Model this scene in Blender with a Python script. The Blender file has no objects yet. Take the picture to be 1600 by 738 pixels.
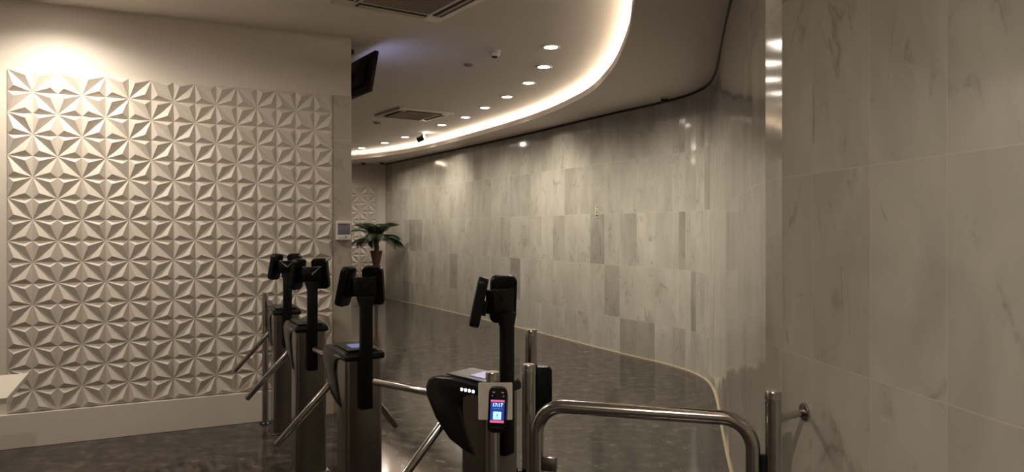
import bpy, bmesh, math, random
from mathutils import Vector, Matrix, Quaternion
random.seed(7)
PI = math.pi
S = bpy.context.scene
C = S.collection

# ------------------------------------------------------------------ camera, world, exposure
CAM_H = 1.6
cam_d = bpy.data.cameras.new('camera'); cam = bpy.data.objects.new('camera', cam_d); C.objects.link(cam)
cam.location = (0, 0, CAM_H); cam.rotation_euler = (PI/2, 0, 0)
cam_d.sensor_width = 36; cam_d.lens = 1140/1600*36; cam_d.shift_y = -11/1600; cam_d.clip_start = 0.05
S.camera = cam
S.view_settings.view_transform = 'Standard'; S.view_settings.look = 'None'
S.view_settings.gamma = 1; S.view_settings.use_curve_mapping = False
S.view_settings.exposure = 0.36
try: S.cycles.use_denoising = True; S.cycles.max_bounces = 10; S.cycles.sample_clamp_indirect = 4
except Exception: pass
wd = bpy.data.worlds.new('world'); S.world = wd; wd.use_nodes = True
wd.node_tree.nodes['Background'].inputs[0].default_value = (1.0, .86, .68, 1)
wd.node_tree.nodes['Background'].inputs[1].default_value = 0.02
WARM = (1.0, .885, .75)
WARM_COVE = (1.0, .82, .62)
DOWN_W = 62       # watts of one ceiling downlight
WASH_W = 84       # the wall washer over the relief wall
COVE_E = 66       # LED strip in the cove
LOBBY_FILL_W = 190      # unseen fill downlights added to the lobby around the camera

CEIL, SOF = 3.28, 3.12

# ------------------------------------------------------------------ node helpers
def new_mat(name):
    m = bpy.data.materials.new(name); m.use_nodes = True
    nt = m.node_tree; b = nt.nodes['Principled BSDF']
    return m, nt, b
def simple(name, col, rough=.5, metal=0, spec=.5, bump=0, bscale=60, coat=0):
    m, nt, b = new_mat(name)
    b.inputs['Roughness'].default_value = rough; b.inputs['Metallic'].default_value = metal
    b.inputs['Specular IOR Level'].default_value = spec; b.inputs['Coat Weight'].default_value = coat
    tc = nt.nodes.new('ShaderNodeTexCoord'); nz = nt.nodes.new('ShaderNodeTexNoise')
    nz.inputs['Scale'].default_value = bscale; nz.inputs['Detail'].default_value = 3
    nt.links.new(tc.outputs['Object'], nz.inputs['Vector'])
    mx = nt.nodes.new('ShaderNodeMix'); mx.data_type = 'RGBA'
    mx.inputs[6].default_value = (*[c*.93 for c in col], 1); mx.inputs[7].default_value = (*[min(1, c*1.05) for c in col], 1)
    nt.links.new(nz.outputs['Fac'], mx.inputs[0]); nt.links.new(mx.outputs[2], b.inputs['Base Color'])
    if bump:
        bp = nt.nodes.new('ShaderNodeBump'); bp.inputs['Strength'].default_value = bump; bp.inputs['Distance'].default_value = .002
        nt.links.new(nz.outputs['Fac'], bp.inputs['Height']); nt.links.new(bp.outputs['Normal'], b.inputs['Normal'])
    return m
def emis(name, col, st, base=(.02, .02, .02)):
    m, nt, b = new_mat(name)
    b.inputs['Base Color'].default_value = (*base, 1); b.inputs['Emission Color'].default_value = (*col, 1)
    b.inputs['Emission Strength'].default_value = st; b.inputs['Roughness'].default_value = .3
    return m
def math_node(nt, op, a, b=None, c=None):
    n = nt.nodes.new('ShaderNodeMath'); n.operation = op
    for i, v in enumerate((a, b, c)):
        if v is None: continue
        if isinstance(v, (int, float)): n.inputs[i].default_value = v
        else: nt.links.new(v, n.inputs[i])
    return n.outputs[0]
def ramp(nt, fac, stops):
    r = nt.nodes.new('ShaderNodeValToRGB'); e = r.color_ramp.elements
    while len(e) < len(stops): e.new(.5)
    for k, (p, c) in zip(e, stops):
        k.position = p; k.color = (*c, 1) if len(c) == 3 else c
    nt.links.new(fac, r.inputs[0]); return r.outputs[0]

def marble(name, light, dark, rough=.10, tilt=.03, cells=True):
    """polished pale marble slabs: UV cell = one slab, each slab its own shade, vein shift and tiny tilt"""
    m, nt, b = new_mat(name); L = nt.links.new
    uv = nt.nodes.new('ShaderNodeUVMap'); sep = nt.nodes.new('ShaderNodeSeparateXYZ'); L(uv.outputs[0], sep.inputs[0])
    fu = math_node(nt, 'FLOOR', sep.outputs[0]); fv = math_node(nt, 'FLOOR', sep.outputs[1])
    cmb = nt.nodes.new('ShaderNodeCombineXYZ'); L(fu, cmb.inputs[0]); L(fv, cmb.inputs[1])
    wn = nt.nodes.new('ShaderNodeTexWhiteNoise'); wn.noise_dimensions = '3D'; L(cmb.outputs[0], wn.inputs['Vector'])
    tc = nt.nodes.new('ShaderNodeTexCoord')
    mp = nt.nodes.new('ShaderNodeMapping'); mp.inputs['Scale'].default_value = (1, 1, .45)
    L(tc.outputs['Object'], mp.inputs[0])
    off = nt.nodes.new('ShaderNodeVectorMath'); off.operation = 'SCALE'; L(wn.outputs['Color'], off.inputs[0]); off.inputs['Scale'].default_value = 9
    add = nt.nodes.new('ShaderNodeVectorMath'); add.operation = 'ADD'; L(mp.outputs[0], add.inputs[0]); L(off.outputs[0], add.inputs[1])
    n1 = nt.nodes.new('ShaderNodeTexNoise'); n1.inputs['Scale'].default_value = 3.2; n1.inputs['Detail'].default_value = 6; n1.inputs['Distortion'].default_value = .6
    L(add.outputs[0], n1.inputs['Vector'])
    # fine blotches without stretch
    add2 = nt.nodes.new('ShaderNodeVectorMath'); add2.operation = 'ADD'; L(tc.outputs['Object'], add2.inputs[0]); L(off.outputs[0], add2.inputs[1])
    n2 = nt.nodes.new('ShaderNodeTexNoise'); n2.inputs['Scale'].default_value = 4.5; n2.inputs['Detail'].default_value = 8; n2.inputs['Roughness'].default_value = .62; n2.inputs['Distortion'].default_value = .9
    L(add2.outputs[0], n2.inputs['Vector'])
    tone = ramp(nt, wn.outputs['Value'], [(0, (.15,)*3), (.06, (.45,)*3), (.16, (.78,)*3), (1, (1,)*3)])
    f = math_node(nt, 'MULTIPLY_ADD', n1.outputs['Fac'], .95, -.18)
    f = math_node(nt, 'ADD', f, math_node(nt, 'MULTIPLY', tone, .62))
    f = math_node(nt, 'SUBTRACT', f, .12)
    mx = nt.nodes.new('ShaderNodeMix'); mx.data_type = 'RGBA'; mx.clamp_factor = True
    mx.inputs[6].default_value = (*dark, 1); mx.inputs[7].default_value = (*light, 1); L(f, mx.inputs[0])
    stain = ramp(nt, n2.outputs['Fac'], [(0, (.45, .42, .38)), (.30, (.62, .6, .56)), (.37, (.92, .92, .91)), (1, (1, 1, 1))])
    ml = nt.nodes.new('ShaderNodeMix'); ml.data_type = 'RGBA'; ml.blend_type = 'MULTIPLY'; ml.inputs[0].default_value = .5
    L(mx.outputs[2], ml.inputs[6]); L(stain, ml.inputs[7])
    # dark hairline veins, only in scattered clouds
    n3 = nt.nodes.new('ShaderNodeTexNoise'); n3.inputs['Scale'].default_value = 2.6; n3.inputs['Detail'].default_value = 7; n3.inputs['Distortion'].default_value = 1.2
    L(add.outputs[0], n3.inputs['Vector'])
    vd = math_node(nt, 'ABSOLUTE', math_node(nt, 'SUBTRACT', n3.outputs['Fac'], .5))
    vein = ramp(nt, vd, [(0, (1, 1, 1)), (.012, (.35,)*3), (.03, (0, 0, 0)), (1, (0, 0, 0))])
    msk = ramp(nt, n2.outputs['Fac'], [(0, (1, 1, 1)), (.40, (1, 1, 1)), (.50, (0, 0, 0)), (1, (0, 0, 0))])
    mv = nt.nodes.new('ShaderNodeMix'); mv.data_type = 'RGBA'; L(math_node(nt, 'MULTIPLY', math_node(nt, 'MULTIPLY', vein, msk), .42), mv.inputs[0])
    L(ml.outputs[2], mv.inputs[6]); mv.inputs[7].default_value = (.16, .14, .11, 1)
    ml = mv
    # pale thin joints
    gu = math_node(nt, 'PINGPONG', sep.outputs[0], .5); gv = math_node(nt, 'PINGPONG', sep.outputs[1], .5)
    j = math_node(nt, 'MAXIMUM', math_node(nt, 'LESS_THAN', gu, .0045), math_node(nt, 'LESS_THAN', gv, .003))
    mj = nt.nodes.new('ShaderNodeMix'); mj.data_type = 'RGBA'; L(math_node(nt, 'MULTIPLY', j, .55), mj.inputs[0])
    L(ml.outputs[2], mj.inputs[6]); mj.inputs[7].default_value = (.62, .57, .48, 1)
    L(mj.outputs[2], b.inputs['Base Color'])
    # tilt of each slab
    g = nt.nodes.new('ShaderNodeNewGeometry'); s2 = nt.nodes.new('ShaderNodeVectorMath'); s2.operation = 'SUBTRACT'
    L(wn.outputs['Color'], s2.inputs[0]); s2.inputs[1].default_value = (.5, .5, .5)
    s3 = nt.nodes.new('ShaderNodeVectorMath'); s3.operation = 'SCALE'; L(s2.outputs[0], s3.inputs[0]); s3.inputs['Scale'].default_value = tilt
    s4 = nt.nodes.new('ShaderNodeVectorMath'); s4.operation = 'ADD'; L(g.outputs['Normal'], s4.inputs[0]); L(s3.outputs[0], s4.inputs[1])
    s5 = nt.nodes.new('ShaderNodeVectorMath'); s5.operation = 'NORMALIZE'; L(s4.outputs[0], s5.inputs[0]); L(s5.outputs[0], b.inputs['Normal'])
    L(math_node(nt, 'MULTIPLY_ADD', n1.outputs['Fac'], .08, rough-.04), b.inputs['Roughness'])
    return m

def floor_mat():
    m, nt, b = new_mat('polished_granite'); L = nt.links.new
    tc = nt.nodes.new('ShaderNodeTexCoord')
    n = nt.nodes.new('ShaderNodeTexNoise'); n.inputs['Scale'].default_value = 9; n.inputs['Detail'].default_value = 9; n.inputs['Roughness'].default_value = .7
    L(tc.outputs['Object'], n.inputs['Vector'])
    v = nt.nodes.new('ShaderNodeTexVoronoi'); v.inputs['Scale'].default_value = 22; L(tc.outputs['Object'], v.inputs['Vector'])
    c = ramp(nt, n.outputs['Fac'], [(0, (.012, .010, .008)), (.42, (.02, .017, .0135)), (.56, (.055, .046, .037)), (.72, (.16, .138, .11)), (1, (.3, .26, .21))])
    sp = ramp(nt, v.outputs['Distance'], [(0, (.25,)*3), (.06, (.12,)*3), (.10, (0, 0, 0)), (1, (0, 0, 0))])
    mx = nt.nodes.new('ShaderNodeMix'); mx.data_type = 'RGBA'; mx.blend_type = 'ADD'; mx.inputs[0].default_value = .45
    L(c, mx.inputs[6]); L(sp, mx.inputs[7]); L(mx.outputs[2], b.inputs['Base Color'])
    L(math_node(nt, 'MULTIPLY_ADD', n.outputs['Fac'], .16, .03), b.inputs['Roughness'])
    b.inputs['Specular IOR Level'].default_value = .38
    return m

def steel(name, col, rough):
    m, nt, b = new_mat(name); L = nt.links.new
    b.inputs['Metallic'].default_value = 1
    tc = nt.nodes.new('ShaderNodeTexCoord'); mp = nt.nodes.new('ShaderNodeMapping'); mp.inputs['Scale'].default_value = (1, 1, 40)
    L(tc.outputs['Object'], mp.inputs[0]); n = nt.nodes.new('ShaderNodeTexNoise'); n.inputs['Scale'].default_value = 8; n.inputs['Detail'].default_value = 4
    L(mp.outputs[0], n.inputs['Vector'])
    L(ramp(nt, n.outputs['Fac'], [(0, tuple(c*.85 for c in col)), (1, tuple(min(1, c*1.1) for c in col))]), b.inputs['Base Color'])
    L(math_node(nt, 'MULTIPLY_ADD', n.outputs['Fac'], .1, rough-.05), b.inputs['Roughness'])
    return m

M = dict(
    paint=simple('warm_white_paint', (.72, .655, .58), .55, bump=.05, bscale=120),
    ceil=simple('ceiling_paint', (.80, .73, .66), .75),
    relief=simple('matt_plaster_relief', (.66, .60, .53), .5, bump=.05, bscale=150),
    marble=marble('polished_marble_slabs', (.57, .545, .47), (.22, .21, .18)),
    marble_pier=marble('polished_marble_pier', (.52, .47, .40), (.36, .32, .27), .2, .0),
    floor=floor_mat(),
    gap_shade=simple('painted_gap_shade', (.05, .045, .04), .7),
    brass=simple('pale_floor_bead', (.55, .47, .33), .35),
    steel=steel('brushed_steel', (.30, .28, .26), .22),
    tube=steel('polished_steel_tube', (.50, .475, .45), .18),
    black=simple('black_gloss_plastic', (.006, .006, .006), .2, spec=.35),
    matt=simple('black_matt_plastic', (.004, .004, .004), .4, spec=.2),
    satin=simple('black_satin_metal', (.012, .012, .012), .3, spec=.35),
    panel=simple('dark_grey_glass', (.03, .03, .033), .3, spec=.3),
    rubber=simple('black_rubber', (.006, .006, .006), .6, spec=.2),
    plate=simple('frosted_plastic_plate', (.55, .50, .44), .45),
    white=simple('white_plastic', (.72, .68, .62), .35),
    lid_tint=simple('tinted_violet_plastic', (.20, .18, .24), .15),
    ac=simple('ivory_plastic', (.60, .54, .45), .45),
    grille=simple('brown_grey_grille', (.30, .25, .20), .6),
    slot=simple('dark_air_slot', (.015, .012, .01), .7),
    lamp=emis('lamp_glow', WARM, 30),
    led=emis('led_strip_glow', WARM_COVE, COVE_E),
    wled=emis('white_led', (1, .95, .9), 6),
    offled=simple('unlit_led', (.35, .33, .32), .2),
    disp=emis('violet_display', (.50, .46, .85), .38, (.1, .1, .12)),
    dispb=emis('blue_display', (.45, .5, 1), .22, (.05, .05, .1)),
    tvs=emis('tv_screen_glow', (.45, .50, 1.0), 1.6),
    leaf=simple('palm_leaf', (.022, .042, .014), .4),
    trunk=simple('palm_trunk', (.10, .07, .045), .8),
    pot=simple('terracotta_brown_pot', (.10, .045, .03), .4),
    deskw=simple('white_laminate', (.66, .61, .54), .4),
    sign=simple('pale_sign_plate', (.62, .60, .48), .4),
    ink=simple('dark_print', (.05, .05, .035), .6),
    olive=simple('olive_print', (.22, .21, .11), .6),
    s_blue=emis('screen_blue', (.01, .035, .22), 1.1), s_pink=emis('screen_pink', (.85, .10, .22), 1.0),
    s_white=emis('screen_white', (.55, .80, 1.0), 1.6), s_cyan=emis('screen_pale_blue', (.42, .72, .85), 1.2),
    s_dim=emis('screen_dim_blue', (.10, .22, .6), 1.0),
)

# ------------------------------------------------------------------ mesh helpers
def rnd(p, a):  # rotate 2D
    return Vector((p[0]*math.cos(a)-p[1]*math.sin(a), p[0]*math.sin(a)+p[1]*math.cos(a)))
def box(bm, c, s, rot=None, bev=0, seg=2):
    r = bmesh.ops.create_cube(bm, size=1)
    vs = r['verts']
    mat = Matrix.Translation(c) @ (rot.to_4x4() if rot is not None else Matrix()) @ Matrix.Diagonal((*s, 1))
    bmesh.ops.transform(bm, matrix=mat, verts=vs)
    if bev:
        es = list({e for v in vs for e in v.link_edges})
        bmesh.ops.bevel(bm, geom=es, offset=bev, segments=seg, profile=.5, affect='EDGES')
def prism(bm, pts, z0, z1, bev=0, seg=2, basis=None):
    """polygon pts (2D) extruded z0..z1; basis maps (x,y,z)->world"""
    f = basis or (lambda x, y, z: Vector((x, y, z)))
    a = [bm.verts.new(f(x, y, z0)) for x, y in pts]; b = [bm.verts.new(f(x, y, z1)) for x, y in pts]
    n = len(pts); fs = [bm.faces.new(a[::-1]), bm.faces.new(b)]
    for i in range(n): fs.append(bm.faces.new((a[i], a[(i+1) % n], b[(i+1) % n], b[i])))
    bmesh.ops.recalc_face_normals(bm, faces=fs)
    if bev:
        es = list({e for v in a+b for e in v.link_edges})
        bmesh.ops.bevel(bm, geom=es, offset=bev, segments=seg, profile=.5, affect='EDGES')
def rrect(w, h, r, n=5, cx=0, cy=0):
    pts = []
    for sx, sy, a0 in ((1, 1, 0), (-1, 1, PI/2), (-1, -1, PI), (1, -1, 1.5*PI)):
        for k in range(n+1):
            a = a0+PI/2*k/n
            pts.append((cx+sx*(w/2-r)+r*math.cos(a), cy+sy*(h/2-r)+r*math.sin(a)))
    return pts
def tube(bm, path, r, seg=16, cap=True, rads=None):
    path = [Vector(p) for p in path]; rings = []; up = None
    for i, p in enumerate(path):
        t = (path[min(i+1, len(path)-1)]-path[max(i-1, 0)]).normalized()
        if up is None:
            up = Vector((0, 0, 1)) if abs(t.z) < .9 else Vector((1, 0, 0))
        x = up.cross(t).normalized(); up = t.cross(x).normalized()
        rr = rads[i] if rads else r
        rings.append([bm.verts.new(p+x*rr*math.cos(2*PI*k/seg)+up*rr*math.sin(2*PI*k/seg)) for k in range(seg)])
    for a, b in zip(rings, rings[1:]):
        for k in range(seg): bm.faces.new((a[k], a[(k+1) % seg], b[(k+1) % seg], b[k]))
    if cap:
        bm.faces.new(rings[0][::-1]); bm.faces.new(rings[-1])
def rod(bm, a, b, r, seg=18, round_end=.006):
    a = Vector(a); b = Vector(b); d = (b-a).normalized(); e = round_end
    tube(bm, [a, a+d*e*.3, a+d*e, b-d*e, b-d*e*.3, b], r, seg, rads=[r-e, r-e*.3, r, r, r-e*.3, r-e])
def lathe(bm, prof, c=(0, 0, 0), seg=28, closed_top=False):
    rings = []
    for r, z in prof:
        rings.append([bm.verts.new((c[0]+r*math.cos(2*PI*k/seg), c[1]+r*math.sin(2*PI*k/seg), c[2]+z)) for k in range(seg)])
    for a, b in zip(rings, rings[1:]):
        for k in range(seg): bm.faces.new((a[k], a[(k+1) % seg], b[(k+1) % seg], b[k]))
    bm.faces.new(rings[0][::-1]); bm.faces.new(rings[-1])
def obj(name, bm, mat, parent=None, smooth=None, loc=None):
    bmesh.ops.recalc_face_normals(bm, faces=bm.faces[:])
    me = bpy.data.meshes.new(name); bm.to_mesh(me); bm.free()
    me.materials.append(M[mat] if isinstance(mat, str) else mat)
    if smooth:
        for p in me.polygons: p.use_smooth = True
        me.set_sharp_from_angle(angle=math.radians(smooth))
    o = bpy.data.objects.new(name, me); C.objects.link(o)
    if parent: o.parent = parent
    if loc: o.location = loc
    return o
def B(): return bmesh.new()
def struct(o): o['kind'] = 'structure'; return o
def tag(o, label, cat, group=None):
    o['label'] = label; o['category'] = cat
    if group: o['group'] = group
    return o
def thing(name, label, cat, loc=(0, 0, 0), rz=0, group=None):
    o = bpy.data.objects.new(name, None); C.objects.link(o); o.location = loc; o.rotation_euler = (0, 0, rz)
    o.empty_display_size = .1
    return tag(o, label, cat, group)
def copy_tree(o, parent=None):
    c = o.copy(); C.objects.link(c); c.parent = parent
    for ch in list(o.children): copy_tree(ch, c)
    return c
def spline(pts, step=.02):
    """Catmull-Rom through pts, resampled evenly"""
    P = [Vector(p) for p in pts]; P = [2*P[0]-P[1]]+P+[2*P[-1]-P[-2]]; out = []
    for i in range(1, len(P)-2):
        p0, p1, p2, p3 = P[i-1:i+3]
        for k in range(60):
            t = k/60
            out.append(.5*((2*p1)+(p2-p0)*t+(2*p0-5*p1+4*p2-p3)*t*t+(3*p1-p0-3*p2+p3)*t**3))
    out.append(P[-2]); return out
def arclen(pl):
    s = [0]
    for a, b in zip(pl, pl[1:]): s.append(s[-1]+(b-a).length)
    return s
def at_s(pl, s, d):
    for i in range(len(s)-1):
        if s[i+1] >= d:
            t = (d-s[i])/max(1e-9, s[i+1]-s[i]); return pl[i].lerp(pl[i+1], max(0, min(1, t)))
    return pl[-1].copy()

# ------------------------------------------------------------------ THE SETTING
bm = B(); box(bm, (-2.75, 6.95, -.05), (10.7, 20.5, .1)); struct(obj('floor', bm, 'floor'))
bm = B(); box(bm, (-2.75, 6.95, CEIL+.04), (10.7, 20.5, .08)); struct(obj('ceiling', bm, 'ceil'))

WALL = [(-2.95, 17.0), (-1.24, 14.14), (.204, 11.62), (1.263, 9.6), (1.80, 8.65), (2.03, 7.98), (2.0, 7.24), (1.64, 5.66), (1.48, 4.97),
        (1.10, 3.22), (1.052, 2.90), (1.075, 2.66), (1.2, 1.71), (1.46, -.3), (1.75, -3.2)]
wl = spline(WALL); wsl = arclen(wl)
# column joints: slab width .335 along the curve, narrower strips around the tight bend
i_b0 = min(range(len(wl)), key=lambda i: (wl[i]-Vector((1.88, 8.5))).length)
i_b1 = min(range(len(wl)), key=lambda i: (wl[i]-Vector((1.93, 6.9))).length)
i_n = min(range(len(wl)), key=lambda i: (wl[i]-Vector((1.057, 2.84))).length)
cols = []
d = wsl[i_b0]
while d > 0: cols.append(d); d -= .335
cols.append(0); cols = cols[::-1]
n = round((wsl[i_b1]-wsl[i_b0])/.125)
for k in range(1, n+1): cols.append(wsl[i_b0]+(wsl[i_b1]-wsl[i_b0])*k/n)
n = round((wsl[i_n]-wsl[i_b1])/.25)
for k in range(1, n+1): cols.append(wsl[i_b1]+(wsl[i_n]-wsl[i_b1])*k/n)
d = cols[-1]+.22
while d < wsl[-1]: cols.append(d); d += .335
cols.append(wsl[-1])
ROWS = [0, .46, 1.13, 1.80, 2.47, CEIL]
def wall_out(P, Q):  # outward normal (away from the room)
    t = (Q-P).normalized(); return Vector((-t.y, t.x)) if (-t.y) > 0 else Vector((t.y, -t.x))
bm = B(); uvl = bm.loops.layers.uv.new('UVMap')
pc = [at_s(wl, wsl, d) for d in cols]
for i in range(len(pc)-1):
    for r in range(5):
        z0, z1 = ROWS[r], ROWS[r+1]
        vs = [bm.verts.new((pc[i].x, pc[i].y, z0)), bm.verts.new((pc[i+1].x, pc[i+1].y, z0)),
              bm.verts.new((pc[i+1].x, pc[i+1].y, z1)), bm.verts.new((pc[i].x, pc[i].y, z1))]
        f = bm.faces.new(vs)
        v0 = r+(0 if r else .315); v1 = r+(1 if r < 4 else .97)
        for lp, q in zip(f.loops, ((i, v0), (i+1, v0), (i+1, v1), (i, v1))):
            lp[uvl].uv = (q[0]*.999999+.0000005 if q[0] == i else i+.999999, min(q[1], r+.999999))
me = bpy.data.meshes.new('wall_right'); bm.to_mesh(me); bm.free(); me.materials.append(M['marble'])
wr = bpy.data.objects.new('wall_right', me); C.objects.link(wr); struct(wr)
md = wr.modifiers.new('thickness', 'SOLIDIFY'); md.thickness = .06; md.offset = -1
# the right wall's floor bead and a dark strip painting a gap's shade under the soffit
def ribbon(name, pl, z0, z1, t, mat):
    bm = B(); prev = None
    for i, p in enumerate(pl):
        a = pl[max(0, i-1)]; b = pl[min(len(pl)-1, i+1)]; tn = (b-a).normalized(); nrm = Vector((tn.y, -tn.x))
        if nrm.x > 0: nrm = -nrm
        q = p+nrm*t
        ring = [bm.verts.new((p.x, p.y, z0)), bm.verts.new((q.x, q.y, z0)), bm.verts.new((q.x, q.y, z1)), bm.verts.new((p.x, p.y, z1))]
        if prev:
            for k in range(4): bm.faces.new((prev[k], prev[(k+1) % 4], ring[(k+1) % 4], ring[k]))
        else: bm.faces.new(ring)
        prev = ring
    bm.faces.new(prev[::-1]); return obj(name, bm, mat)
struct(ribbon('baseboard_right', pc, 0, .012, .012, 'brass'))
struct(ribbon('gap_shade_strip', pc, SOF-.028, SOF-.001, .006, 'gap_shade'))

# dropped soffit with its curved edge, and the LED strip lying in the cove above it
EDGE = [(-6.2, 17.0), (-4.9, 16.75), (-3.55, 16.05), (-1.87, 14.2), (0, 10.76), (.76, 8.665), (.95, 7.22), (.918, 5.815), (.815, 4.84), (.76, 3.6), (.80, 2.2), (.95, .3), (1.15, -3.2)]
el = spline(EDGE); esl = arclen(el)
NS = 90
ws = [at_s(wl, wsl, wsl[-1]*k/NS) for k in range(NS+1)]
es_ = [at_s(el, esl, esl[-1]*k/NS) for k in range(NS+1)]
bm = B(); prev = None
for k in range(NS+1):
    e, w = es_[k], ws[k]
    ring = [bm.verts.new((e.x, e.y, SOF)), bm.verts.new((w.x, w.y, SOF)), bm.verts.new((w.x, w.y, SOF+.07)), bm.verts.new((e.x, e.y, SOF+.07))]
    if prev:
        for j in range(4): bm.faces.new((prev[j], prev[(j+1) % 4], ring[(j+1) % 4], ring[j]))
    else: bm.faces.new(ring)
    prev = ring
bm.faces.new(prev[::-1]); so = struct(obj('ceiling_soffit', bm, 'ceil'))
bm = B(); prev = None
for k in range(NS+1):
    if es_[k].y > 16.7: continue
    tg = (es_[min(NS, k+1)]-es_[max(0, k-1)]).normalized(); dirn = Vector((-tg.y, tg.x)); dirn = dirn if dirn.dot(ws[k]-es_[k]) > 0 else -dirn; a = es_[k]+dirn*.10; b = es_[k]+dirn*.135
    ring = [bm.verts.new((a.x, a.y, SOF+.071)), bm.verts.new((b.x, b.y, SOF+.071)), bm.verts.new((b.x, b.y, SOF+.076)), bm.verts.new((a.x, a.y, SOF+.076))]
    if prev:
        for j in range(4): bm.faces.new((prev[j], prev[(j+1) % 4], ring[(j+1) % 4], ring[j]))
    prev = ring
tag(obj('led_strip', bm, 'led'), 'warm glowing LED strip lying in the curved ceiling cove', 'light strip')

# left wall: partition with the star relief
W0 = Vector((-3.72, 5.30)); WD = Vector((.898, .44)).normalized(); WN = Vector((WD.y, -WD.x))     # WN faces the camera
def lw(s, off=0, z=0):
    p = W0+WD*s+WN*off; return Vector((p.x, p.y, z))
S0 = .045                                   # left edge of relief
TILE = .157; NC, NR = 15, 16
S1 = S0+TILE*NC; S_END = S1+.165; ZB = .255
lbas = lambda x, y, z: lw(x, y, z)
bm = B(); prism(bm, [(-4.2, 0), (S_END, 0), (S_END, -.16), (-4.2, -.16)], 0, CEIL, basis=lbas)
wleft = struct(obj('wall_left', bm, 'paint'))
def relief(name, nc, nr, t, h, basis, mat, parent, flip=0):
    """square tiles, each a sunken diagonal between two peaks, mirrored like a chessboard so four make a star"""
    bm = B(); g = {}
    def V(x, y, z):
        k = (round(x, 4), round(y, 4), round(z, 4))
        if k not in g: g[k] = bm.verts.new(basis(x, z, y))
        return g[k]
    for i in range(nc):
        for j in range(nr):
            x, y = i*t, j*t
            BL, BR, TR, TL = V(x, y, .004), V(x+t, y, .004), V(x+t, y+t, .004), V(x, y+t, .004)
            if (i+(nr-1-j)+flip) % 2 == 0:   # leaf from top left to bottom right
                a = V(x+.72*t, y+.76*t, h); b = V(x+.28*t, y+.24*t, h)
                for f in ((TL, a, TR), (TR, a, BR), (BR, a, TL), (TL, BL, b), (BL, BR, b), (BR, TL, b)): bm.faces.new(f)
            else:
                a = V(x+.28*t, y+.76*t, h); b = V(x+.72*t, y+.24*t, h)
                for f in ((TR, TL, a), (TL, BL, a), (BL, TR, a), (BL, BR, b), (BR, TR, b), (TR, BL, b)): bm.faces.new(f)
    # closing rim
    X, Y = nc*t, nr*t
    border = [(i*t, 0) for i in range(nc)]+[(X, j*t) for j in range(nr)]+[(X-i*t, Y) for i in range(nc)]+[(0, Y-j*t) for j in range(nr)]
    for p, q in zip(border, border[1:]+border[:1]):
        bm.faces.new((V(*p, .004), V(*q, .004), V(*q, -.002), V(*p, -.002)))
    return obj(name, bm, mat, parent)
relief('star_relief', NC, NR, TILE, .037, lambda x, off, z: lw(S0+x, off+.003, ZB+z), 'relief', wleft)
bm = B(); uvl = bm.loops.layers.uv.new('UVMap')
prism(bm, [(S1+.004, .012), (S_END, .012), (S_END, .0), (S1+.004, .0)], 0, ZB+TILE*NR, basis=lbas)
for f in bm.faces:
    for lp in f.loops:
        q = lp.vert.co; lp[uvl].uv = (.3, q.z/1.25+.1)
obj('marble_edging', bm, 'marble_pier', wleft)
bm = B(); prism(bm, [(-4.1, .04), (S1, .04), (S1, .001), (-4.1, .001)], 0, ZB-.006, basis=lbas, bev=.003); struct(obj('baseboard_left', bm, 'paint'))

# far wall with a small relief field, and the unseen rest of the shell
bm = B(); box(bm, (-5.5, 17.08, CEIL/2), (5.2, .14, CEIL)); wb = struct(obj('wall_back', bm, 'paint'))
relief('star_relief', 9, 12, .2, .035, lambda x, off, z: Vector((-4.95+x, 17.0-off, .2+z)), 'relief', wb)
bm = B(); box(bm, (-2.75, -3.27, CEIL/2), (10.6, .14, CEIL)); struct(obj('wall_rear', bm, 'paint'))
bm = B(); box(bm, (-8.05, 6.9, CEIL/2), (.14, 20.4, CEIL)); struct(obj('wall_outer', bm, 'paint'))

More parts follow.
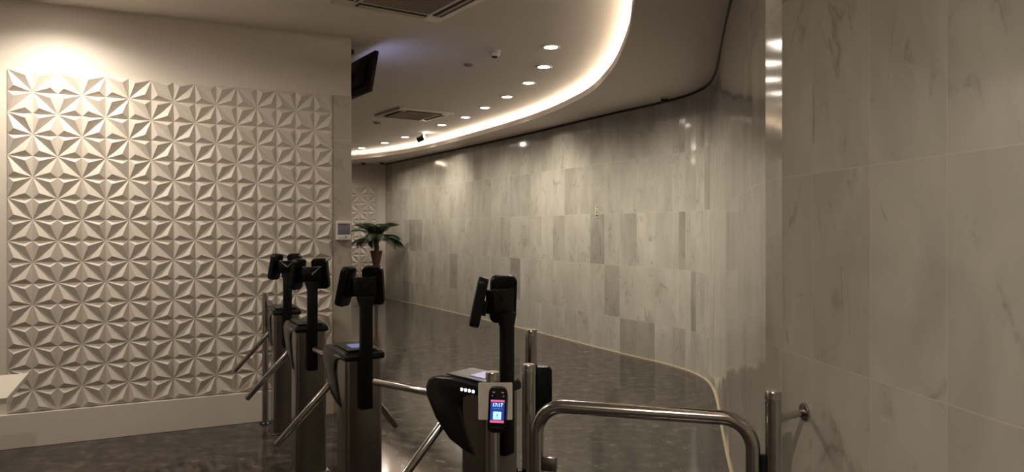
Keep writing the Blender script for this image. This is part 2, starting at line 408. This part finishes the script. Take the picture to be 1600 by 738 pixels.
# ------------------------------------------------------------------ TURNSTILES   local x = passage direction u, local y = row direction r (towards the next one)
def make_turnstile():
    t = thing('tripod_turnstile', '', 'turnstile', group='tripod turnstiles in a row')
    W, D = .20, .15
    bm = B(); prism(bm, rrect(W, D, .022, 6), .002, .94); obj('body', bm, 'steel', t, 30)
    bm = B(); box(bm, (0, 0, .006), (W+.03, D+.03, .012), bev=.003); obj('base_plate', bm, 'steel', t, 30)
    prof = [(-.088, .928), (-.088, .962), (-.06, .972), (.12, .984), (.215, .980), (.258, .962), (.275, .925), (.268, .885), (.215, .80), (.135, .725), (.05, .692), (-.014, .680),
            (.03, .755), (.080, .868), (.062, .908), (.02, .926)]
    bm = B(); prism(bm, prof, -.108, .108, bev=.012, seg=3, basis=lambda a, b, c: Vector((c, a, b)))
    h = obj('housing', bm, 'black', t, 50)
    tl = math.atan2(.012, .18)
    bm = B(); box(bm, (0, .055, .9845), (.165, .23, .006), Matrix.Rotation(math.atan2(.008, .18), 3, 'X'), bev=.002); tp = obj('top_panel', bm, 'panel', h)
    bm = B(); box(bm, (.012, .03, .9882), (.11, .085, .003), Matrix.Rotation(math.atan2(.008, .18), 3, 'X')); dsp = obj('display', bm, 'disp', h)
    dsp['label'] = 'small violet display'
    for k in range(4):
        bm = B(); box(bm, (-.1085, .058-.021*k, .944), (.006, .010, .011), bev=.002); obj('indicator_light', bm, 'wled', h)
    # tripod
    ax = Vector((0, 1, -1)).normalized(); hp = Vector((0, .165, .872))
    bm = B(); rod(bm, hp-ax*.03, hp+ax*.055, .052, 24, .012); obj('hub', bm, 'satin', t, 40)
    for k in range(3):
        q = Quaternion(ax, 2*PI*k/3); dv = q @ Vector((0, 1, 0))
        bm = B(); rod(bm, hp+dv*.03, hp+dv*.56, .0185, 20, .006); obj('tripod_arm', bm, 'tube', t, 40)
    # reader pole and head
    y0 = -.092
    bm = B(); box(bm, (0, y0, .965), (.066, .030, .57), bev=.006)
    prism(bm, [(-.033, 1.205), (.033, 1.205), (.047, 1.258), (-.047, 1.258)], y0-.014, y0+.016, basis=lambda a, b, c: Vector((a, c, b)), bev=.003)
    obj('reader_pole', bm, 'matt', t, 30)
    bm = B(); prism(bm, [(-.064, -.078), (.064, -.078), (.06, -.03), (0, .015), (-.06, -.03)], 1.255, 1.350, bev=.003); obj('reader_bracket', bm, 'matt', t, 30)
    bm = B()
    TL, TR, Mid, Dn = [bm.verts.new(p) for p in ((-.063, -.079, 1.356), (.063, -.079, 1.356), (0, -.048, 1.350), (0, -.086, 1.300))]
    BL, BR = bm.verts.new((-.058, -.07, 1.349)), bm.verts.new((.058, -.07, 1.349))
    for f in ((TL, Dn, Mid), (TR, Mid, Dn), (TL, Mid, BL), (Mid, TR, BR), (BL, Mid, BR)): bm.faces.new(f)
    obj('bracket_gusset', bm, 'satin', t)
    for sx in (-1, 1):
        R = Matrix.Rotation(-sx*math.radians(42), 3, 'Z') @ Matrix.Rotation(math.radians(12), 3, 'X')     # outward normal = local +y, screen tipped up
        cpos = Vector((sx*.073, -.012, 1.303))
        def bas(a, b, c, R=R, cpos=cpos): return cpos+R @ Vector((a, c, b))
        bm = B(); prism(bm, rrect(.112, .205, .028, 5), -.014, .026, bev=.007, basis=bas); fr = obj('face_reader', bm, 'matt', t, 40)
        bm = B(); prism(bm, rrect(.088, .15, .008, 3, 0, .012), .0255, .0275, basis=bas); obj('screen', bm, 'panel', fr)
        bm = B(); box(bm, cpos+R @ Vector((0, -.016, -.02)), (.05, .03, .06), R); obj('reader_mount', bm, 'matt', fr)
    return t
TURN = [((-.092, 3.03), 51, 'nearest black and steel tripod turnstile with lit white indicators, behind the small screen terminal'),
        ((-.795, 3.80), 33, 'tripod turnstile third from the relief wall, second nearest, blue strip lit on its black top'),
        ((-1.341, 4.817), 29, 'tripod turnstile second from the relief wall, overlapping the farthest one'),
        ((-1.79, 5.762), 27, 'farthest tripod turnstile, beside the steel post against the star relief wall')]
proto = make_turnstile()
for i, ((x, y), a, lab) in enumerate(TURN):
    o = proto if i == 0 else copy_tree(proto)
    o.location = (x, y, 0); o.rotation_euler = (0, 0, math.radians(a)); o['label'] = lab
    for h in o.children:
        for p in h.children:
            if i and p.name.startswith('indicator_light'):
                p.data = p.data.copy(); p.data.materials[0] = M['offled']
            if i == 1 and p.name.startswith('display'):
                p.data = p.data.copy(); p.data.materials[0] = M['dispb']; p['label'] = 'glowing blue display strip'
            elif i > 1 and p.name.startswith('display'):
                p.data = p.data.copy(); p.data.materials[0] = M['panel']
                if 'label' in p: del p['label']

# ------------------------------------------------------------------ POSTS, GATE
def post(x, y, h, r, label):
    t = thing('steel_post', label, 'post', (x, y, 0), group='round steel posts')
    bm = B(); tube(bm, [(0, 0, .004), (0, 0, h-.034)], r, 28); obj('tube', bm, 'tube', t, 40)
    bm = B(); lathe(bm, [(r*.9, h-.036), (r*.9, h-.031), (r*1.02, h-.030), (r*1.02, h-.006), (r*.9, h)], seg=28); obj('cap', bm, 'tube', t, 30)
    bm = B(); lathe(bm, [(r*1.7, 0), (r*1.7, .006), (r*1.4, .014), (r*1.02, .016)]); obj('base_flange', bm, 'satin', t, 30)
    return t
p_term = post(-.073, 2.75, 1.062, .0268, 'steel post carrying the small screen terminal, in front of the nearest turnstile')
p_gate = post(.066, 2.86, 1.070, .0258, 'steel post at the free end of the swing gate, shorter of the pair there')
bm = B(); box(bm, (-.036, -.01, .60), (.024, .05, .12), bev=.004); obj('lock_box', bm, 'matt', p_gate)
p_rear = post(.092, 3.50, 1.118, .0285, 'taller steel post with a black box, just behind the gate end')
bm = B(); prism(bm, rrect(.085, .24, .022, 5, .056, .822), -.03, .03, bev=.004, basis=lambda a, b, c: Vector((a, c, b))); obj('lock_box', bm, 'matt', p_rear, 40)
p_wall = post(-2.03, 6.0, 1.078, .026, 'steel post standing against the star relief wall behind the farthest turnstile')
p_h = post(.913, 2.55, 1.034, .0275, 'steel hinge post braced to the marble wall by a short stub')
v = Vector((1.077-.913, 2.672-2.55, 0)); v0 = v.normalized()
bm = B(); rod(bm, v0*.02+Vector((0, 0, .93)), v-v0*.004+Vector((0, 0, .93)), .0125, 18, .002); obj('wall_stub', bm, 'tube', p_h, 40)
bm = B(); rod(bm, v0*.020+Vector((0, 0, .93)), v0*.075+Vector((0, 0, .93)), .0165, 18, .003); obj('stub_collar', bm, 'tube', p_h, 40)
nw = Vector((.99, .12, 0)).normalized()
bm = B(); rod(bm, v-nw*.012+Vector((0, 0, .93)), v-nw*.001+Vector((0, 0, .93)), .033, 26, .003); obj('wall_flange', bm, 'tube', p_h, 40)

GA = Vector((.095, 2.775)); GB = Vector((.846, 2.562)); gv = GB-GA; GL = gv.length
gate = thing('swing_gate', 'polished steel tube swing gate between the posts beside the marble wall', 'gate', (GA.x, GA.y, 0), math.atan2(gv.y, gv.x))
GT, GBt, GRR, gr = .930, .18, .105, .0255
path = [(0, 0, GBt+GRR)]
def arc(cx, cz, a0, a1, n=12): return [(cx+GRR*math.cos(a0+(a1-a0)*k/n), 0, cz+GRR*math.sin(a0+(a1-a0)*k/n)) for k in range(n+1)]
loop = arc(GRR, GT-GRR, PI, PI/2)+arc(GL-GRR, GT-GRR, PI/2, 0)+arc(GL-GRR, GBt+GRR, 0, -PI/2)+arc(GRR, GBt+GRR, -PI/2, -PI)
bm = B(); rings = []
for i, p in enumerate(loop):
    t = (Vector(loop[(i+1) % len(loop)])-Vector(loop[i-1])).normalized(); nrm = Vector((0, 1, 0)); x = nrm.cross(t)
    rings.append([bm.verts.new(Vector(p)+x*gr*math.cos(2*PI*k/24)+nrm*gr*math.sin(2*PI*k/24)) for k in range(24)])
for a, b in zip(rings, rings[1:]+rings[:1]):
    for k in range(24): bm.faces.new((a[k], a[(k+1) % 24], b[(k+1) % 24], b[k]))
obj('frame', bm, 'tube', gate, 60)
for z0 in (.66, .34):
    bm = B(); rod(bm, (GL+.036, 0, z0), (GL+.036, 0, z0+.15), .0125, 18, .004); box(bm, (GL+.030, 0, z0+.06), (.02, .02, .05)); obj('hinge', bm, 'rubber', gate, 40)
bm = B(); box(bm, (.05, 0, .71), (.055, .034, .052), bev=.007, seg=2); obj('latch', bm, 'steel', gate, 40)
bm = B(); box(bm, (GL-.05, 0, .665), (.07, .03, .05), bev=.010, seg=3); obj('hinge_stop', bm, 'rubber', gate, 40)

# ------------------------------------------------------------------ SCREEN TERMINAL on its post
term = thing('access_terminal', 'black hand sized access terminal showing 17:17, on a steel post', 'terminal', (-.062, 2.719, .955), 0)
fb = lambda a, b, c: Vector((a, -c, b))        # local: face towards the camera is -y
bm = B(); prism(bm, rrect(.127, .138, .004, 3, 0, .003), -.003, .002, basis=fb); bp = obj('backing_plate', bm, 'plate', term); bp['label'] = 'pale square plate behind the terminal'
TR_ = Matrix.Rotation(math.radians(2.5), 3, 'Y')
def tb(a, b, c): 
    q = TR_ @ Vector((a, -c, b)); return q+Vector((.008, -.003, -.024))
bm = B(); prism(bm, rrect(.069, .170, .022, 6), .0, .026, bev=.004, basis=tb); dv = obj('device_body', bm, 'black', term, 40)
bm = B(); prism(bm, rrect(.050, .006, .0028, 3, 0, -.064), .0262, .0300, basis=tb); obj('lower_lip', bm, 'satin', dv)
def scr(name, w, h, cx, cz, mat, dep, parent=dv):
    bm = B(); prism(bm, [(cx-w/2, cz-h/2), (cx+w/2, cz-h/2), (cx+w/2, cz+h/2), (cx-w/2, cz+h/2)], .0258, dep, basis=tb); return obj(name, bm, mat, parent)
s0 = scr('screen', .051, .084, 0, -.004, 's_blue', .0264); s0['label'] = 'lit blue screen reading 17:17'
scr('screen_banner', .051, .007, 0, .0345, 's_pink', .0267); scr('screen_banner', .051, .008, 0, -.042, 's_pink', .0267)
scr('screen_icon', .030, .029, 0, -.0195, 's_cyan', .0267)
scr('icon_mark', .0045, .009, 0, -.018, 's_dim', .0269); scr('icon_base', .012, .0018, 0, -.027, 's_dim', .0269)
for sx in (-1, 1):
    scr('camera_lens', .009, .0045, sx*.0165, .066, 'plate', .0266); scr('sensor_dot', .0035, .0035, sx*.021, .053, 's_dim', .0266)
def text_mesh(name, s, size, cx, cz, mat, parent, place):
    cu = bpy.data.curves.new(name, 'FONT'); cu.body = s; cu.size = size; cu.align_x = 'CENTER'; cu.align_y = 'CENTER'; cu.extrude = .00015; cu.offset = size*.018
    o = bpy.data.objects.new(name, cu); C.objects.link(o); bpy.context.view_layer.update()
    me = bpy.data.meshes.new_from_object(o.evaluated_get(bpy.context.evaluated_depsgraph_get()))
    bpy.data.objects.remove(o); me.materials.clear(); me.materials.append(M[mat])
    for vv in me.vertices: vv.co = place(vv.co.x+cx, vv.co.y+cz, vv.co.z+.0268)
    r = bpy.data.objects.new(name, me); C.objects.link(r); r.parent = parent; return r
text_mesh('clock_digits', '17:17', .0175, 0, .0195, 's_white', dv, tb)
for k in range(5): scr('date_mark', .0048, .0018, -.0135+.0066*k, .0065, 's_dim', .0268)

# ------------------------------------------------------------------ CEILING: downlights, detectors, air units, television
def make_downlight(name='recessed_downlight'):
    t = thing(name, '', 'ceiling light', group='recessed downlights along the ceiling cove')
    bm = B(); seg = 28; prof = [(.062, -.001), (.085, -.001), (.085, -.005), (.078, -.009), (.062, -.007)]
    rings = [[bm.verts.new((r*math.cos(2*PI*k/seg), r*math.sin(2*PI*k/seg), z)) for k in range(seg)] for r, z in prof]
    for a, b in zip(rings, rings[1:]+rings[:1]):
        for k in range(seg): bm.faces.new((a[k], a[(k+1) % seg], b[(k+1) % seg], b[k]))
    obj('trim_ring', bm, 'white', t, 30)
    bm = B(); lathe(bm, [(.062, -.001), (.062, -.006), (.05, -.008)], seg=24); obj('lens', bm, 'lamp', t)
    return t
def spot(name, loc, w, size, blend, rad, parent, tgt=None):
    ld = bpy.data.lights.new(name, 'SPOT'); ld.energy = w; ld.color = WARM; ld.spot_size = math.radians(size); ld.spot_blend = blend; ld.shadow_soft_size = rad
    o = bpy.data.objects.new(name, ld); C.objects.link(o); o.location = loc; o.parent = parent
    if tgt: o.rotation_euler = Vector(tgt).to_track_quat('-Z', 'Y').to_euler()
    return o
DL = [(.36, 6.72), (.33, 7.54), (.19, 8.37), (-.065, 9.25), (-.375, 10.08), (-.70, 10.95), (-1.13, 11.75), (-1.95, 13.3), (-2.48, 14.2), (-3.11, 15.1)]
ORD = ['nearest', 'second nearest', 'third nearest', 'fourth nearest', 'fifth nearest', 'sixth nearest', 'seventh nearest', 'third farthest', 'second farthest', 'farthest']
dproto = make_downlight()
for i, (x, y) in enumerate(DL):
    o = dproto if i == 0 else copy_tree(dproto)
    o.location = (x, y, CEIL); o['label'] = 'glowing round recessed downlight, %s of the row along the cove' % ORD[i]
for i, (x, y) in enumerate(DL):
    spot('downlight_lamp', (x, y, CEIL-.03), DOWN_W, 158, .75, .05, None)
    if i in (1, 4, 7): spot('gimbal_lamp', (x, y, CEIL-.03), DOWN_W*.75, 66, 1, .05, None, (1.5, .75, -1.35))
# wall washer beyond the frame, and unseen lobby downlights added to brighten the foreground
for lab, x, y, w, sz in (('recessed wall washer close over the left end of the star relief', -3.17, 5.02, WASH_W, 150),
                     ('added unseen fill downlight in the lobby left of the camera', -4.9, 3.2, LOBBY_FILL_W*.26, 179),
                     ('added unseen fill downlight in the lobby left above the camera', -2.3, 4.0, LOBBY_FILL_W*.30, 179),
                     ('added unseen fill downlight at the rear of the lobby', -.35, .15, LOBBY_FILL_W*1.15, 165)):
    o = copy_tree(dproto); o.location = (x, y, CEIL); o['label'] = lab; o['group'] = 'recessed lobby downlights'
    spot('downlight_lamp', (x, y, CEIL-.03), w, sz, .35 if sz > 170 else 1.0, .05, None)

t = thing('adjustable_spotlight', 'small bright adjustable spotlight hung under the ceiling between far downlights', 'ceiling light', (-1.56, 12.75, CEIL))
bm = B(); lathe(bm, [(.05, -.014), (.05, -.001)], seg=20); obj('canopy', bm, 'white', t, 30)
bm = B(); tube(bm, [(0, 0, -.012), (-.05, -.02, -.09)], .008, 10); obj('arm', bm, 'satin', t, 40)
bm = B(); tube(bm, [(-.09, -.02, -.13), (.03, -.03, -.085)], .045, 18); obj('lamp_housing', bm, 'satin', t, 40)
bm = B(); tube(bm, [(.03, -.03, -.085), (.045, -.031, -.08)], .044, 18); obj('lens', bm, 'lamp', t)

def detector(label, x, y, r):
    t = thing('smoke_detector', label, 'detector', (x, y, CEIL), group='flat ceiling detectors')
    bm = B(); lathe(bm, [(r*.55, -.028), (r*.85, -.022), (r, -.010), (r, -.001)]); obj('cover', bm, 'grille', t, 30)
    bm = B(); lathe(bm, [(r*1.15, -.008), (r*1.2, -.001)]); obj('base', bm, 'ac', t, 30); return t
detector('flat round detector on the ceiling, beside the white box shaped sensor', -.44, 7.42, .05)
detector('flat round detector on the ceiling behind the far air conditioner', -2.12, 11.47, .06)
t = thing('motion_sensor', 'white boxy motion sensor on the ceiling near the closest downlights', 'sensor', (-.163, 6.89, CEIL), .3)
bm = B(); lathe(bm, [(.055, -.012), (.06, -.001)]); obj('base', bm, 'white', t, 30)
bm = B(); box(bm, (0, 0, -.032), (.085, .07, .042), bev=.01); obj('body', bm, 'white', t, 40)
bm = B(); lathe(bm, [(.012, -.066), (.026, -.062), (.03, -.053)]); obj('lens', bm, 'satin', t, 40)

def cassette(x, y, rz, size, label):
    t = thing('air_conditioner', label, 'air conditioner', (x, y, CEIL), rz, 'ceiling cassette air conditioners')
    h = size/2
    bm = B(); lo = rrect(size, size, .02, 4); 
    prism(bm, lo, -.030, -.001, bev=.006); obj('frame', bm, 'ac', t, 30)
    g = size*.30
    bm = B(); prism(bm, rrect(2*g, 2*g, .01, 3), -.034, -.030); 
    gr_ = obj('intake_grille', bm, 'grille', t)
    for k in range(-6, 7):
        bm = B(); box(bm, (0, k*g*.145, -.0352), (1.9*g, .006, .003)); obj('grille_slat', bm, 'grille', gr_)
    for k in range(4):
        R = Matrix.Rotation(k*PI/2, 3, 'Z')
        bm = B(); box(bm, R @ Vector((0, -size*.385, -.0325)), (size*.62, size*.085, .006), R); sl = obj('air_outlet', bm, 'slot', t)
        bm = B(); box(bm, R @ Vector((0, -size*.375, -.040)), (size*.60, size*.022, .004), R @ Matrix.Rotation(.45, 3, 'X')); obj('louvre', bm, 'ac', sl)
    return t
ua = math.atan2(.56, .83)
c1 = Vector((-.59, 5.85))+Vector((-.83, -.56))*.45+Vector((.56, -.83))*.45
cassette(c1.x, c1.y, ua, .90, 'square ceiling air conditioner at the top edge of the view, nearest one')
cassette(-1.43, 10.62, ua, .86, 'square ceiling air conditioner farther away, behind the hanging television')

# television: seen from behind, screen to the far side
a = Vector((-.54, .84, 0)).normalized(); nn = Vector((.84, .54, 0))
tv = thing('television', 'black flat television hung from the ceiling beyond the end of the relief wall', 'television', (-1.2, 6.5, 0))
dn = (Vector((0, 0, -1))*.985-nn*.17).normalized(); no = a.cross(dn).normalized()
if no.dot(nn) < 0: no = -no
tp0 = Vector((0, 0, 3.19))
tvb = lambda x, y, z: tp0+a*x+dn*y+no*z
bm = B(); prism(bm, [(0, 0), (.70, 0), (.70, .37), (0, .37)], -.02, .018, bev=.005, basis=tvb); prism(bm, [(.12, .06), (.58, .06), (.58, .30), (.12, .30)], -.045, -.018, bev=.008, basis=tvb); obj('case', bm, 'matt', tv, 30)
bm = B(); prism(bm, [(.012, .012), (.688, .012), (.688, .352), (.012, .352)], .0182, .0195, basis=tvb); obj('screen', bm, 'tvs', tv)
mp = a*.47-nn*.10
bm = B(); rod(bm, mp+Vector((0, 0, CEIL-.04)), mp+Vector((0, 0, CEIL-.002)), .06, 20, .006); tube(bm, [mp+Vector((0, 0, 2.98)), mp+Vector((0, 0, CEIL-.03))], .022, 16); obj('ceiling_pole', bm, 'matt', tv, 40)
bm = B(); box(bm, (mp+tvb(.42, .16, -.05))/2+Vector((0, 0, 3.0/2+.02)), (.05, .05, .05)); tube(bm, [mp+Vector((0, 0, 3.02)), tvb(.42, .17, -.03)], .02, 12)
bm.free(); bm = B(); tube(bm, [mp+Vector((0, 0, 3.02)), tvb(.40, .17, -.03)], .02, 12); obj('tilt_arm', bm, 'matt', tv, 40)

# dome cameras
def dome(label, loc, r=.035):
    t = thing('security_camera', label, 'camera', loc, group='small dome cameras')
    bm = B(); lathe(bm, [(r*1.05, -.022), (r*1.2, -.012), (r*1.2, 0)], seg=22); obj('base', bm, 'ac', t, 30)
    bm = B(); lathe(bm, [(.003, -.022-r*.9), (r*.5, -.022-r*.8), (r*.85, -.022-r*.45), (r, -.021)], seg=22); obj('dome', bm, 'black', t, 60)
    return t
dome('small dark dome camera under the soffit near the bend of the marble wall', (1.76, 8.42, SOF), .042)
dome('tiny dome camera under the far soffit, left of two above the palm', (-3.38, 16.6, SOF), .05)
dome('tiny dome camera under the far soffit, right of two above the palm', (-2.95, 16.55, SOF), .05)

# ------------------------------------------------------------------ soap dispenser, sign, desk, palm
sd = thing('soap_dispenser', 'white wall dispenser with tinted window on the marble edging', 'dispenser', lw(S1+.085, .0125, 1.585), math.atan2(WD.y, WD.x))
fbd = lambda a_, b_, c_: Vector((a_, -c_, b_))
bm = B(); prism(bm, rrect(.122, .165, .008, 3), 0, .055, bev=.004, basis=fbd); obj('case', bm, 'white', sd, 30)
bm = B(); prism(bm, rrect(.108, .09, .006, 3, 0, .012), .0545, .062, bev=.003, basis=fbd); obj('window', bm, 'lid_tint', sd, 30)
bm = B(); prism(bm, rrect(.118, .022, .006, 3, 0, .070), .05, .068, bev=.003, basis=fbd); obj('top_edge', bm, 'white', sd, 30)
bm = B(); prism(bm, rrect(.112, .045, .01, 3, 0, -.060), .05, .070, bev=.004, basis=fbd); obj('push_lever', bm, 'white', sd, 30)
bm = B(); prism(bm, [(.012*math.cos(k*PI/4)*.7+.012, -.055+.012*math.sin(k*PI/4)*.7) for k in range(8)], .0695, .0715, basis=fbd); obj('lever_mark', bm, 'lid_tint', sd)

# sign on the marble
i_s = min(range(len(pc)-1), key=lambda i: abs(((pc[i]+pc[i+1])/2).x/((pc[i]+pc[i+1])/2).y-.1263))
mid = (pc[i_s]+pc[i_s+1])/2; tn = (pc[i_s+1]-pc[i_s]).normalized(); no2 = Vector((-tn.y, tn.x))
if no2.x > 0: no2 = -no2
sg = thing('wall_sign', 'small narrow pale sign with dark pictograms on the marble wall', 'sign', (mid.x+no2.x*.002, mid.y+no2.y*.002, 1.835), math.atan2(tn.y, tn.x))
sb = (lambda a_, b_, c_: Vector((a_, -c_, b_))) if (Matrix.Rotation(math.atan2(tn.y, tn.x), 2) @ Vector((0, -1))).dot(no2) > 0 else (lambda a_, b_, c_: Vector((-a_, c_, b_)))
bm = B(); prism(bm, rrect(.068, .165, .004, 2), 0, .004, basis=sb); obj('plate', bm, 'sign', sg)
def mark(nm, pts, mat): 
    bm = B(); prism(bm, pts, .004, .005, basis=sb); obj(nm, bm, mat, sg)
mark('top_mark', rrect(.034, .018, .004, 3, .004, .062), 'ink'); mark('rule', rrect(.05, .006, .002, 2, 0, .032), 'ink')
mark('figure_head', [(.011*math.cos(k*PI/5), .014+.009*math.sin(k*PI/5)) for k in range(10)], 'olive'); mark('figure_body', rrect(.034, .036, .010, 3, 0, -.012), 'olive')
mark('black_band', rrect(.052, .026, .006, 3, 0, -.056), 'ink')

# white desk at the left edge
dk = thing('counter_desk', 'white counter desk corner at the left edge of the view', 'desk', (-2.85, 4.30, 0), math.atan2(WD.y, WD.x))
bm = B(); box(bm, (-.80, -.35, .735), (1.6, .70, .03), bev=.003); obj('desktop', bm, 'deskw', dk)
bm = B(); box(bm, (-1.0, -.35, .36), (1.0, .56, .71), bev=.004); obj('cabinet', bm, 'deskw', dk)

# potted palm in the far corner
pm = thing('potted_palm', 'dark green palm in a tapered pot at the far corner of the lobby', 'plant', (-2.93, 15.75, 0))
bm = B(); lathe(bm, [(.16, 0), (.17, .02), (.05, .05), (.035, .12), (.035, .70), (.06, .74)], seg=24); obj('pot_stand', bm, 'satin', pm, 30)
bm = B(); lathe(bm, [(.05, .735), (.065, .80), (.125, 1.08), (.135, 1.13), (.12, 1.13), (.11, 1.09)], seg=28); obj('pot', bm, 'pot', pm, 30)
bm = B(); tube(bm, [(0, 0, 1.08), (.01, 0, 1.2), (0, .01, 1.38)], .05, 12, rads=[.05, .055, .035]); obj('trunk', bm, 'trunk', pm, 40)
rng = random.Random(3)
for k in range(30):
    az = 2*PI*k/30*2.4*1.0+rng.uniform(-.15, .15); el_ = rng.choice((1.25, 1.0, .75, .45)) if k % 3 else 1.35
    ln = rng.uniform(.62, .76); bm = B(); p = Vector((0, 0, 1.36)); pts = [p.copy()]; e2 = el_
    for s in range(12):
        e2 -= .085+.016*s*.6
        p = p+Vector((math.cos(az)*math.cos(e2), math.sin(az)*math.cos(e2), math.sin(e2)))*(ln/12); pts.append(p.copy())
    tube(bm, pts, .006, 6, rads=[.010*(1-i/14) for i in range(len(pts))])
    side = Vector((-math.sin(az), math.cos(az), 0))
    for i in range(2, 24):
        q = pts[i//2].lerp(pts[min(12, i//2+1)], (i % 2)*.5); tdir = (pts[min(12, i//2+1)]-pts[max(0, i//2-1)]).normalized()
        ll = .20*math.sin(PI*min(1, (i/24)*.8+.18))
        for sg_ in (-1, 1):
            dd = (side*sg_*.8+tdir*.65+Vector((0, 0, -.12))).normalized(); tip = q+dd*ll+Vector((0, 0, -.25*ll)); mdp = q+dd*ll*.5; wv = tdir*.011; nv = dd.cross(tdir).normalized()*.0012
            v4 = [bm.verts.new(x) for x in (q-wv*.5, mdp-wv, tip, mdp+wv, q+wv*.5)]
            v5 = [bm.verts.new(x+nv) for x in (q-wv*.5, mdp-wv, tip, mdp+wv, q+wv*.5)]
            bm.faces.new(v4); bm.faces.new(v5[::-1])
            for j in range(5): bm.faces.new((v4[j], v4[(j+1) % 5], v5[(j+1) % 5], v5[j]))
    obj('frond', bm, 'leaf', pm)
